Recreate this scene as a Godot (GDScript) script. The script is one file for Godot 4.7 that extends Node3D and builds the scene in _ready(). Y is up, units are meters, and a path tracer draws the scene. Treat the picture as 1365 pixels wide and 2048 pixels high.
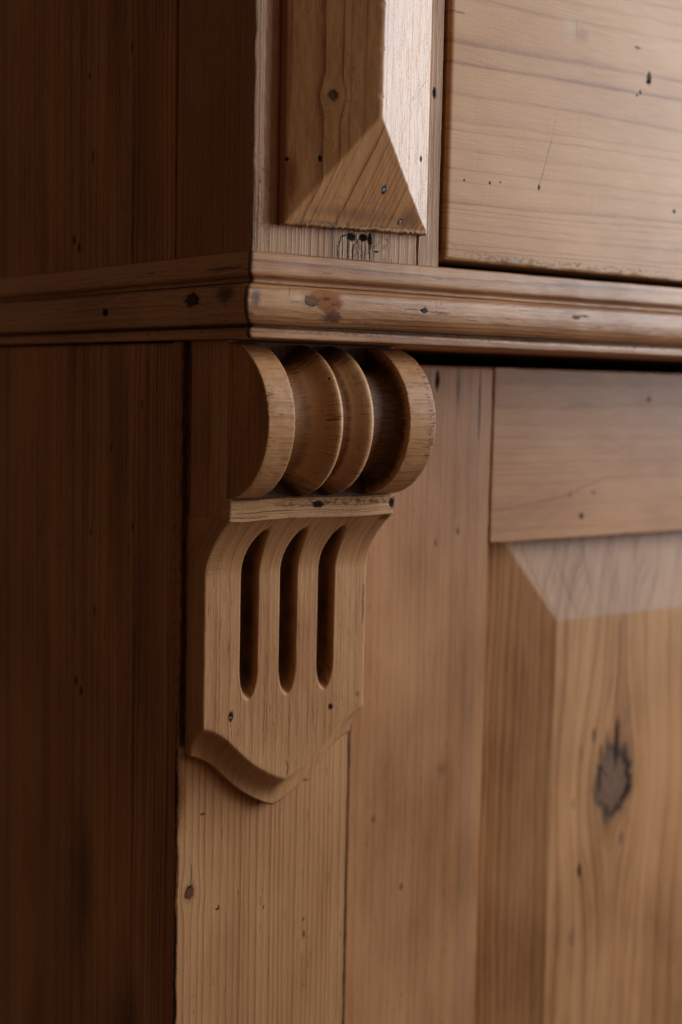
extends Node3D
# Corner of an old waxed pine cabinet: overhanging drawer section with a mitred bead moulding,
# carried by a turned and fluted corbel; panelled door below. Metres, y up, x along the front, z towards the viewer.

const ZU := 0.0505          # front plane of the overhanging drawer section (post below is z = 0)
const XL := 0.0042          # corbel left and right faces
const XR := 0.0881

var cabinet: Node3D
var hash_noise := FastNoiseLite.new()


func _ready() -> void:
	setup_camera_and_light()
	cabinet = Node3D.new()
	cabinet.name = "wooden_cabinet"
	cabinet.set_meta("label", "old waxed pine cabinet with overhanging drawer section, carved corbel and panelled door")
	cabinet.set_meta("category", "cabinet")
	add_child(cabinet)
	hash_noise.seed = 11
	hash_noise.frequency = 1.0
	build_side()
	build_upper_front()
	build_block()
	build_moulding()
	build_lower_post()
	build_door()
	build_carcass()
	build_corbel()
	build_hair()


func setup_camera_and_light() -> void:
	var cam := Camera3D.new()
	cam.name = "camera"
	var at := CameraAttributesPhysical.new()
	at.frustum_focal_length = 33.7
	at.frustum_focus_distance = 0.572
	at.exposure_aperture = 4.2
	cam.attributes = at
	cam.position = Vector3(-0.3025, 0.6343, 0.5089)
	cam.basis = Basis(Vector3.UP, -0.64886757) * Basis(Vector3.RIGHT, -0.08689915) * Basis(Vector3.BACK, 0.02084707)
	add_child(cam)
	cam.fov = rad_to_deg(2.0 * atan(1024.0 / 2873.93))
	cam.near = 0.02
	cam.far = 50.0
	cam.current = true
	var env := Environment.new()
	env.background_mode = Environment.BG_COLOR
	env.background_color = Color(0.19, 0.145, 0.11)
	env.background_energy_multiplier = 2.2
	env.tonemap_mode = Environment.TONE_MAPPER_LINEAR
	env.tonemap_exposure = 1.0
	env.sdfgi_enabled = true
	env.ssao_enabled = true
	env.ssil_enabled = true
	var we := WorldEnvironment.new()
	we.name = "surroundings"
	we.environment = env
	add_child(we)
	# the window the cabinet stands beside: to the right, a little in front of it and a little above
	area_light("window_light", Vector3(1.25, 1.02, 0.54), Vector3(0.05, 0.66, 0.03), Vector2(0.8, 1.1), 2.45, Color(0.93, 0.97, 1.0))
	# added fill light in front, in place of bounce off the unseen room
	area_light("front_fill_light", Vector3(1.1, 1.3, 1.9), Vector3(0.05, 0.62, 0.0), Vector2(1.6, 1.6), 0.6, Color(1.0, 0.92, 0.83))


func area_light(called: String, from: Vector3, to: Vector3, size: Vector2, energy: float, tint: Color) -> void:
	var l := AreaLight3D.new()
	l.name = called
	l.position = from
	l.basis = Basis.looking_at(to - from, Vector3.UP)
	l.area_size = size
	l.area_normalize_energy = true
	l.light_energy = energy
	l.light_color = tint
	l.area_range = 8.0
	l.area_attenuation = 2.0
	l.shadow_enabled = true
	add_child(l)


# ---------------------------------------------------------------- wood

func field(w: int, h: int, cx: float, cy: float, sd: int, freq: float) -> PackedFloat32Array:
	var n := FastNoiseLite.new()
	n.seed = sd
	n.frequency = freq
	n.fractal_octaves = 3
	var im := n.get_image(maxi(4, int(ceil(w / cx))), maxi(4, int(ceil(h / cy))))
	im.convert(Image.FORMAT_RF)
	im.resize(w, h, Image.INTERPOLATE_CUBIC)
	return im.get_data().to_float32_array()


func palette(stops: Array) -> PackedByteArray:
	# stops: [t, r, g, b] in sRGB 0..255
	var lut := PackedByteArray()
	lut.resize(768)
	for i in 256:
		var t := i / 255.0
		var k := 0
		while k < stops.size() - 2 and t > stops[k + 1][0]:
			k += 1
		var a: Array = stops[k]
		var b: Array = stops[k + 1]
		var f := clampf((t - a[0]) / (b[0] - a[0]), 0.0, 1.0)
		for c in 3:
			lut[i * 3 + c] = int(lerpf(a[c + 1], b[c + 1], f))
	return lut


var PAL := {
	"pine": [[0.0, 207, 159, 115], [0.3, 188, 138, 95], [0.55, 152, 103, 67], [0.8, 100, 63, 36], [1.0, 34, 20, 12]],
	"honey": [[0.0, 203, 153, 105], [0.3, 181, 129, 84], [0.55, 144, 92, 54], [0.8, 92, 54, 26], [1.0, 30, 17, 9]],
	"grey": [[0.0, 196, 156, 122], [0.3, 170, 130, 100], [0.55, 130, 94, 68], [0.8, 78, 52, 36], [1.0, 26, 18, 15]],
	"dark": [[0.0, 204, 150, 98], [0.3, 182, 128, 79], [0.55, 150, 98, 56], [0.8, 84, 49, 25], [1.0, 18, 9, 5]],
	"red": [[0.0, 202, 152, 110], [0.3, 182, 131, 91], [0.55, 152, 103, 67], [0.8, 92, 56, 35], [1.0, 34, 20, 13]],
}


# A board's grain: vertical rows run along the grain. w, h in millimetres, ppm pixels per millimetre.
func wood(w_mm: float, h_mm: float, ppm: float, sd: int, pal: String, o: Dictionary, marks: Array = []) -> Array:
	var w := int(w_mm * ppm)
	var h := int(h_mm * ppm)
	var rng := RandomNumberGenerator.new()
	rng.seed = sd * 7919 + 13
	var ring: float = o.get("ring", 3.0)
	var pro := PackedFloat32Array()
	pro.resize(16384)
	var at := 0.0
	while at < 16384.0:
		var wd: float = ring * 40.0 * (o.get("least", 0.35) + o.get("vary", 1.5) * pow(rng.randf(), 1.5))
		var amp := rng.randf_range(0.45, 1.0)
		var sharp: float = rng.randf_range(0.65, 1.5) * o.get("sharp", 3.0)
		var early := rng.randf_range(-0.12, 0.12)
		for k in int(wd) + 1:
			var p: float = k / wd
			var i := int(at) + k
			if i < 16384:
				var fall := smoothstep(0.0, 0.1, p)
				pro[i] = lerpf(pro[maxi(i - k - 1, 0)], early * (1.0 - p) + amp * pow(p, sharp), fall)
		at += wd
	var warp := field(w, h, 10.0, o.get("wl", 22.0) * ppm / 4.0, sd, 0.09)
	var fib := field(w, h, 1.0, 26.0, sd + 1, 0.3)
	var fine := field(w, h, 1.0, 3.0, sd + 2, 0.45)
	var blot := field(w, h, 16.0, 40.0, sd + 3, 0.07)
	var wa: float = o.get("warp", 2.5)
	var skew: float = o.get("skew", 0.0)
	var squeeze: float = o.get("scale", 1.0)
	var grade: float = o.get("grade", 0.0)
	var inv := 1.0 / ppm
	# rings run round the knots
	for m in marks:
		if m[0] == "knot":
			var kx: float = m[1]
			var ky: float = m[2]
			var rx: float = m[3]
			var ry: float = m[4]
			for y in range(maxi(0, int((ky - 5.0 * ry) * ppm)), mini(h, int((ky + 5.0 * ry) * ppm))):
				for x in range(maxi(0, int((kx - 5.0 * rx) * ppm)), mini(w, int((kx + 5.0 * rx) * ppm))):
					var dx := (x * inv - kx) / rx
					var dy := (y * inv - ky) / ry
					warp[y * w + x] -= rx * tanh(dx) * exp(-dx * dx * 0.08 - dy * dy * 0.13) / maxf(wa, 0.01)
	if o.has("solid"):
		var extra: PackedFloat32Array = o.solid
		for i in w * h:
			warp[i] += extra[i] / maxf(wa, 0.01)
	var lut := palette(PAL[pal])
	var px := PackedByteArray()
	px.resize(w * h * 3)
	var ht := PackedByteArray()   # r: relief, g: roughness, b: dark marks that take no shine
	ht.resize(w * h * 3)
	var shine: float = o.get("rough", 0.42) * 255.0
	var tone: float = o.get("tone", 0.22)
	var con: float = o.get("con", 0.3)
	var fa: float = o.get("fib", 0.22)
	var ga: float = o.get("fine", 0.2)
	var ba: float = o.get("blot", 0.3)
	var rel: float = o.get("relief", 70.0)
	tone -= 0.5 * (fa + ga + ba)
	var calm: Array = o.get("calm", [])
	var i3 := 0
	var k0 := 0
	var s0 := 4000.0
	for y in h:
		var sy := s0 + skew * y * inv * 40.0
		var quiet := 1.0
		for c in calm:
			if y * inv > c[0] and y * inv < c[1]:
				quiet = c[2]
		var fq := fa * quiet
		var cq := con * quiet
		for x in w:
			var r := pro[int(sy + (x * inv * (squeeze + grade * x * inv) + warp[k0] * wa) * 40.0) & 16383]
			var f := fib[k0]
			var g := fine[k0]
			var t := tone + 0.5 * (fa - fq) + cq * r + fq * f + ga * g + ba * blot[k0]
			var li := clampi(int(t * 255.0), 0, 255) * 3
			px[i3] = lut[li]
			px[i3 + 1] = lut[li + 1]
			px[i3 + 2] = lut[li + 2]
			ht[i3] = clampi(int(130.0 + rel * (r * 0.6 - 0.5 * f - 0.25 * g)), 0, 255)
			ht[i3 + 1] = clampi(int(shine * (0.72 + 0.26 * f + 0.3 * g)), 0, 255)
			i3 += 3
			k0 += 1
	for m in marks:
		stamp(px, ht, w, h, ppm, m, rng)
	var a := Image.create_from_data(w, h, false, Image.FORMAT_RGB8, px)
	var b := Image.create_from_data(w, h, false, Image.FORMAT_RGB8, ht)
	return [ImageTexture.create_from_image(a), ImageTexture.create_from_image(b), w_mm * 0.001, h_mm * 0.001]


func blend(px: PackedByteArray, ht: PackedByteArray, k: int, c: Color, a: float, dip: float) -> void:
	px[k * 3] = int(lerpf(px[k * 3], c.r8, a))
	px[k * 3 + 1] = int(lerpf(px[k * 3 + 1], c.g8, a))
	px[k * 3 + 2] = int(lerpf(px[k * 3 + 2], c.b8, a))
	ht[k * 3] = clampi(int(ht[k * 3] - dip * a), 0, 255)
	ht[k * 3 + 1] = int(lerpf(ht[k * 3 + 1], 225.0, a * (1.0 if dip != 0.0 else 0.35)))
	ht[k * 3 + 2] = int(235.0 * clampf((48.0 - px[k * 3]) / 16.0, 0.0, 1.0))


# Wear with a shape of its own; wash and mask also paint shade. Coordinates in millimetres on the board: x across, y along the grain.
#  ["knot", x, y, rx, ry, colour]   ["hole", x, y, rx, ry]   ["crack", x, y0, y1, width]
#  ["stain", x, y, rx, ry, colour, strength]   ["line", [points], width, colour, strength]
#  ["ticks", x0, y0, x1, y1, count, longest]   ["grime", x0, y0, x1, y1, threshold, strength]
func stamp(px: PackedByteArray, ht: PackedByteArray, w: int, h: int, ppm: float, m: Array, rng: RandomNumberGenerator) -> void:
	var inv := 1.0 / ppm
	var kind: String = m[0]
	var dark := Color8(24, 14, 9)
	var soot := Color8(44, 25, 13)
	if kind in ["knot", "hole", "stain"]:
		var cx: float = m[1]
		var cy: float = m[2]
		var rx: float = m[3]
		var ry: float = m[4]
		var c: Color = m[5] if m.size() > 5 else dark
		var most: float = m[6] if m.size() > 6 else 0.92
		var off := rng.randf() * 100.0
		var grow := 2.4 if kind == "stain" else 1.9
		for y in range(maxi(0, int((cy - grow * ry) * ppm)), mini(h, int((cy + grow * ry) * ppm) + 1)):
			for x in range(maxi(0, int((cx - grow * rx) * ppm)), mini(w, int((cx + grow * rx) * ppm) + 1)):
				var dx := (x * inv - cx) / rx
				var dy := (y * inv - cy) / ry
				var ang := atan2(dy, dx)
				var d := sqrt(dx * dx + dy * dy)
				var n := hash_noise.get_noise_3d(cos(ang) * 1.3 + off, sin(ang) * 1.3, d * 0.6)
				var n2 := hash_noise.get_noise_3d(x * inv * 2.2, y * inv * 1.1, off)
				var e := d * (1.0 + 0.35 * n) + 0.25 * n2
				var k := y * w + x
				if kind == "hole":
					blend(px, ht, k, c, most * smoothstep(1.25, 0.65, e), 60.0)
				elif kind == "stain":
					blend(px, ht, k, c, most * smoothstep(1.5, 0.3, e + 0.5 * n2) , 0.0)
				else:
					var core := smoothstep(1.15, 0.95, e)
					var rim := exp(-pow((e - 1.0) / 0.17, 2.0))
					var halo := 0.35 * smoothstep(1.9, 1.0, e)
					var rings := 0.5 + 0.5 * sin(e * 15.0 + 3.0 * n + 2.0 * n2)
					var ray := smoothstep(0.16, 0.0, absf(sin(ang * 2.5 + off + 0.8 * n))) * smoothstep(0.15, 0.6, d)
					blend(px, ht, k, c.darkened(0.3), halo * (1.0 - core) * (0.7 + 0.9 * n2), 0.0)
					blend(px, ht, k, c.lerp(c.darkened(0.45), clampf(rings * 0.8 + 0.3 * n2, 0.0, 1.0)), 0.9 * core, -14.0)
					blend(px, ht, k, dark, 0.7 * core * ray, 25.0)
					blend(px, ht, k, dark, clampf(0.95 * rim * (0.5 + 0.45 * cos(ang - off) + 0.6 * n2), 0.0, 1.0), 30.0)
	elif kind == "crack" or kind == "line":
		var pts: Array = m[1] if kind == "line" else [Vector2(m[1], m[2]), Vector2(m[1], m[3])]
		var wd: float = m[2] if kind == "line" else m[4]
		var c: Color = (m[3] if m.size() > 3 else dark) if kind == "line" else dark
		var most: float = (m[4] if m.size() > 4 else 0.8) if kind == "line" else 0.9
		var off := rng.randf() * 100.0
		var total := 0.0
		for q in pts.size() - 1:
			total += pts[q].distance_to(pts[q + 1])
		var run := 0.0
		for q in pts.size() - 1:
			var a: Vector2 = pts[q]
			var b: Vector2 = pts[q + 1]
			var seg := a.distance_to(b)
			var steps := int(seg * ppm * 1.2) + 1
			var across := (b - a).orthogonal().normalized()
			for t in steps:
				var f := float(t) / steps
				var along := run + f * seg
				var taper := pow(sin(PI * clampf(along / total, 0.02, 0.98)), 0.45)
				var p := a.lerp(b, f) + across * hash_noise.get_noise_2d(along * 0.16, off) * minf(0.5, wd * 0.9)
				var half := wd * 0.5 * taper * (0.75 + 0.6 * hash_noise.get_noise_2d(along * 0.9, off + 9.0))
				var reach := int(ceil(half * ppm)) + 1
				for dx in range(-reach, reach + 1):
					var q2 := p + across * (dx * inv)
					var x := int(q2.x * ppm)
					var y := int(q2.y * ppm)
					if x >= 0 and y >= 0 and x < w and y < h:
						blend(px, ht, y * w + x, c, most * 0.75 * smoothstep(half + 0.7 * inv, half * 0.3, absf(dx * inv)), 35.0)
			run += seg
	elif kind == "ticks":
		for q in int(m[5]):
			var x := rng.randf_range(m[1], m[3])
			var y := rng.randf_range(m[2], m[4])
			var l := rng.randf_range(0.6, m[6])
			stamp(px, ht, w, h, ppm, ["line", [Vector2(x, y), Vector2(x + rng.randf_range(-0.1, 0.1), y + l)], rng.randf_range(0.12, 0.34), Color8(40, 24, 15), rng.randf_range(0.35, 0.85)], rng)
	elif kind == "wash":
		# an even tone over a rectangle, for old stains and painted shade, soft at its borders: x0, y0, x1, y1, colour, strength, soft
		for y in range(maxi(0, int(m[2] * ppm)), mini(h, int(m[4] * ppm))):
			for x in range(maxi(0, int(m[1] * ppm)), mini(w, int(m[3] * ppm))):
				var mm := minf(minf(x * inv - m[1], m[3] - x * inv), minf(y * inv - m[2], m[4] - y * inv))
				var n := hash_noise.get_noise_3d(x * inv * 0.7, y * inv * 0.12, 31.0)
				blend(px, ht, y * w + x, m[5], m[6] * clampf(mm / m[7] + 0.5 * n, 0.0, 1.0) * (0.85 + 0.3 * n), 0.0)
	elif kind == "mask":
		for k in w * h:
			if m[1][k] > 0.0:
				blend(px, ht, k, m[2], m[3] * m[1][k] * (0.85 + 0.4 * hash_noise.get_noise_2d((k % w) * 0.03, (k / w) * 0.009)), 0.0)
	elif kind == "grime":
		var off := rng.randf() * 100.0
		var thr: float = m[5]
		var most: float = m[6]
		for y in range(maxi(0, int(m[2] * ppm)), mini(h, int(m[4] * ppm))):
			for x in range(maxi(0, int(m[1] * ppm)), mini(w, int(m[3] * ppm))):
				var fx: float = (x * inv - m[1]) / (m[3] - m[1])
				var fy: float = (y * inv - m[2]) / (m[4] - m[2])
				var inside := minf(1.0, 6.0 * minf(minf(fx, 1.0 - fx), minf(fy, 1.0 - fy)))
				var n := 0.6 * hash_noise.get_noise_3d(x * inv * 0.55, y * inv * 0.28, off) + 0.4 * hash_noise.get_noise_3d(x * inv * 2.3, y * inv * 1.2, off + 5.0)
				blend(px, ht, y * w + x, soot, most * inside * smoothstep(thr - 0.1, thr + 0.55, n), 4.0)


func material(t: Array, bump: float, spec := 0.33) -> StandardMaterial3D:
	var m := StandardMaterial3D.new()
	m.albedo_texture = t[0]
	m.roughness = 1.0
	m.roughness_texture = t[1]
	m.roughness_texture_channel = BaseMaterial3D.TEXTURE_CHANNEL_GREEN
	m.metallic = 1.0
	m.metallic_texture = t[1]
	m.metallic_texture_channel = BaseMaterial3D.TEXTURE_CHANNEL_BLUE
	m.metallic_specular = spec
	m.heightmap_enabled = true
	m.heightmap_texture = t[1]
	m.heightmap_scale = bump
	m.texture_filter = BaseMaterial3D.TEXTURE_FILTER_LINEAR_WITH_MIPMAPS_ANISOTROPIC
	return m


# ---------------------------------------------------------------- meshes

func fresh() -> Dictionary:
	return {"v": PackedVector3Array(), "n": PackedVector3Array(), "u": PackedVector2Array(), "i": PackedInt32Array()}


# A sheet of nu x nv points; (along i) x (along j) points outwards.
func sheet(m: Dictionary, nu: int, nv: int, pts: PackedVector3Array, uvs: PackedVector2Array) -> void:
	var base: int = m.v.size()
	var nrm := PackedVector3Array()
	nrm.resize(nu * nv)
	for j in nv:
		for i in nu:
			var k := j * nu + i
			var a := pts[k + 1 if i < nu - 1 else k] - pts[k - 1 if i > 0 else k]
			var b := pts[k + nu if j < nv - 1 else k] - pts[k - nu if j > 0 else k]
			var c := a.cross(b)
			nrm[k] = c.normalized() if c.length_squared() > 1e-24 else Vector3.BACK
	m.v.append_array(pts)
	m.n.append_array(nrm)
	m.u.append_array(uvs)
	var idx := PackedInt32Array()
	idx.resize((nu - 1) * (nv - 1) * 6)
	var q := 0
	for j in nv - 1:
		for i in nu - 1:
			var k := base + j * nu + i
			idx[q] = k
			idx[q + 1] = k + nu + 1
			idx[q + 2] = k + 1
			idx[q + 3] = k
			idx[q + 4] = k + nu
			idx[q + 5] = k + nu + 1
			q += 6
	m.i.append_array(idx)


# A flat fan; points counter-clockwise as seen from outside.
func fan(m: Dictionary, centre: Vector3, pts: Array, normal: Vector3, uv: Callable) -> void:
	var base: int = m.v.size()
	m.v.append(centre)
	m.n.append(normal)
	m.u.append(uv.call(centre))
	for p in pts:
		m.v.append(p)
		m.n.append(normal)
		m.u.append(uv.call(p))
	for k in pts.size() - 1:
		m.i.append_array(PackedInt32Array([base, base + k + 2, base + k + 1]))


func commit(called: String, m: Dictionary, mat: Material, parent: Node3D) -> MeshInstance3D:
	var arr := []
	arr.resize(Mesh.ARRAY_MAX)
	arr[Mesh.ARRAY_VERTEX] = m.v
	arr[Mesh.ARRAY_NORMAL] = m.n
	arr[Mesh.ARRAY_TEX_UV] = m.u
	arr[Mesh.ARRAY_INDEX] = m.i
	var raw := ArrayMesh.new()
	raw.add_surface_from_arrays(Mesh.PRIMITIVE_TRIANGLES, arr)
	var st := SurfaceTool.new()
	st.create_from(raw, 0)
	st.generate_tangents()
	var o := MeshInstance3D.new()
	o.name = called
	o.mesh = st.commit()
	o.material_override = mat
	parent.add_child(o, true)
	return o


func spaced(a: float, b: float, step: float, r: float) -> Array:
	# positions from a to b, close together near both ends
	var out := [a, a + r * 0.12, a + r * 0.4, a + r, a + r * 1.6]
	var n := maxi(1, int((b - a - 3.2 * r) / step))
	for k in n - 1:
		out.append(a + 1.6 * r + (b - a - 3.2 * r) * (k + 1.0) / n)
	out.append_array([b - r * 1.6, b - r, b - r * 0.4, b - r * 0.12, b])
	return out


# A board with worn round edges. ww x ll must give dd, the outward direction of its face.
# t: texture, u0 / v0: where the face's first corner lies on the texture, in metres.
func board(called: String, parent: Node3D, o: Vector3, ll: Vector3, ww: Vector3, dd: Vector3, length: float, width: float, depth: float, r: float, t: Array, mat: Material, u0 := 0.0, v0 := 0.0, wob := 0.00012) -> MeshInstance3D:
	var m := fresh()
	var sd := float(hash(called) % 977) + o.x * 300.0 + o.y * 170.0
	var ls := spaced(0.0, length, 0.004, r)
	var cols := []   # [w, d, u, weight of edge rounding]
	var face := spaced(0.0, width, 0.004, r)
	for d in [0.0, depth * 0.5, depth - 2.2 * r, depth - 1.5 * r]:
		cols.append([0.0, d, d - depth, 0])
	for k in 7:
		cols.append([0.0, 0.0, 0.0, 1 + k])
	for k in range(4, face.size() - 4):
		cols.append([face[k], depth, face[k], 0])
	for k in 7:
		cols.append([0.0, 0.0, 0.0, 11 + k])
	for d in [depth - 1.5 * r, depth - 2.2 * r, depth * 0.5, 0.0]:
		cols.append([width, d, width + depth - d, 0])
	var nu := cols.size()
	var nv := ls.size()
	var pts := PackedVector3Array()
	var uvs := PackedVector2Array()
	for l in ls:
		var e: float = minf(l, length - l)
		var inset := r - sqrt(maxf(0.0, r * r - pow(maxf(0.0, r - e), 2.0)))
		var ra := r * clampf(0.8 + 0.9 * hash_noise.get_noise_2d(l * 90.0, sd), 0.25, 1.5)
		var rb := r * clampf(0.8 + 0.9 * hash_noise.get_noise_2d(l * 90.0, sd + 50.0), 0.25, 1.5)
		for c in cols:
			var w: float = c[0]
			var d: float = c[1]
			var u: float = c[2]
			if c[3] >= 11:
				var g: float = (c[3] - 11) / 6.0 * PI / 2.0
				w = width - rb + rb * sin(g)
				d = depth - rb + rb * cos(g)
				u = width - rb + rb * g
			elif c[3] >= 1:
				var g: float = (c[3] - 1) / 6.0 * PI / 2.0
				w = ra - ra * cos(g)
				d = depth - ra + ra * sin(g)
				u = ra * (g - 1.0) + ra * 0.0
			w = clampf(w, inset, width - inset)
			d = minf(d, depth - inset)
			var wave := wob * hash_noise.get_noise_3d(w * 60.0, l * 25.0, sd + 7.0)
			pts.append(o + ll * l + ww * (w + wob * hash_noise.get_noise_2d(l * 45.0, sd + 23.0)) + dd * (d + (wave if d > depth * 0.4 else 0.0)))
			uvs.append(Vector2((u0 + u) / t[2], (v0 + l) / t[3]))
	sheet(m, nu, nv, pts, uvs)
	var lo := []
	var hi := []
	for i in nu:
		lo.append(pts[nu - 1 - i])
		hi.append(pts[(nv - 1) * nu + i])
	lo.append(lo[0])
	hi.append(hi[0])
	var uv := func(p: Vector3) -> Vector2: return Vector2((u0 + (p - o).dot(ww)) / t[2], (v0 + (p - o).dot(dd) * 0.4) / t[3])
	fan(m, o + ww * width * 0.5 + dd * depth * 0.5, lo, -ll, uv)
	fan(m, o + ll * length + ww * width * 0.5 + dd * depth * 0.5, hi, ll, uv)
	return commit(called, m, mat, parent)


# A piece whose face is z(x, y) over a rectangle, with sides down to z0. Texture laid flat on it from (u0, v0).
func relief(m: Dictionary, xs: Array, ys: Array, z: Callable, z0: float, t: Array, u0: float, v0: float, side_tuck := 0.0003) -> void:
	var nu := xs.size() + 4
	var nv := ys.size() + 4
	var pts := PackedVector3Array()
	var uvs := PackedVector2Array()
	for j in nv:
		var y: float = ys[clampi(j - 2, 0, ys.size() - 1)]
		for i in nu:
			var x: float = xs[clampi(i - 2, 0, xs.size() - 1)]
			var zz: float = z.call(x, y)
			var p := Vector3(x, y, zz)
			var extra := 0.0
			if i < 2 or i > nu - 3 or j < 2 or j > nv - 3:
				var deep := (i == 0 or j == 0 or i == nu - 1 or j == nv - 1)
				p.z = z0 if deep else zz - side_tuck
				var out := side_tuck
				if i < 2: p.x -= out
				if i > nu - 3: p.x += out
				if j < 2: p.y -= out
				if j > nv - 3: p.y += out
				extra = (zz - p.z)
			var du := -extra if i < 2 else (extra if i > nu - 3 else 0.0)
			var dv := -extra if j < 2 else (extra if j > nv - 3 else 0.0)
			pts.append(p)
			uvs.append(Vector2((p.x + du - u0) / t[2], (p.y + dv - v0) / t[3]))
	sheet(m, nu, nv, pts, uvs)


func evenly(a: float, b: float, n: int) -> Array:
	var out := []
	for k in n + 1:
		out.append(lerpf(a, b, float(k) / n))
	return out


# ---------------------------------------------------------------- left side of the cabinet

func build_side() -> void:
	var marks := [
		["ticks", 150, 30, 330, 540, 130, 9.0], ["ticks", 255, 300, 325, 540, 60, 14.0],
		["crack", 303, 150, 330, 0.7], ["crack", 295, 380, 440, 0.8], ["crack", 300, 60, 180, 0.6], ["crack", 288, 200, 260, 0.5],
		["hole", 248, 295, 1.6, 2.6], ["hole", 253, 291, 1.4, 2.2], ["hole", 266, 330, 1.0, 3.4], ["hole", 301, 372, 1.1, 2.2],
		["hole", 308, 425, 1.0, 2.4], ["hole", 262, 366, 1.0, 1.8], ["hole", 281, 405, 1.2, 1.6], ["hole", 286, 470, 1.0, 2.0], ["hole", 277, 500, 1.0, 1.6], ["hole", 297, 545, 0.9, 2.2], ["hole", 292, 560, 0.9, 5.0], ["hole", 305, 552, 0.9, 1.8],
		["hole", 311, 475, 0.7, 1.6], ["hole", 250, 110, 2.6, 5.0], ["hole", 303, 95, 0.9, 1.6], ["hole", 290, 62, 1.0, 2.2], ["hole", 313, 35, 1.0, 2.0],
	]
	for k in 16:
		marks.append(["stain", 190.0 + fmod(k * 61.3, 140.0), 60.0 + fmod(k * 137.7, 480.0), 5.0 + fmod(k * 3.7, 9.0), 25.0 + fmod(k * 17.0, 45.0), Color8(86, 52, 27) if k % 3 else Color8(196, 142, 92), 0.42 if k % 3 else 0.3])
	for mk in marks:
		if mk[0] == "hole":
			mk[3] *= 0.8
			mk.append(Color8(34, 19, 10))
			mk.append(0.55 + 0.35 * absf(sin(mk[2] * 1.7)))
	var t := wood(345, 620, 3.0, 5, "dark", {"ring": 2.6, "warp": 3.0, "con": 0.55, "tone": 0.28, "wl": 60.0, "relief": 80.0, "blot": 0.34}, marks)
	var m := material(t, 0.06)
	# lower panel, its right edge a little short of the post; upper panel above the moulding
	board("side_panel", cabinet, Vector3(0.018, 0.2, -0.34), Vector3.UP, Vector3.BACK, Vector3.LEFT, 0.451, 0.3325, 0.018, 0.0016, t, m)
	board("side_panel", cabinet, Vector3(0.018, 0.6835, -0.34), Vector3.UP, Vector3.BACK, Vector3.LEFT, 0.27, 0.3332, 0.018, 0.0018, t, m, 0.004, 0.28)


# ---------------------------------------------------------------- post, stile and drawer above the moulding

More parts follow.
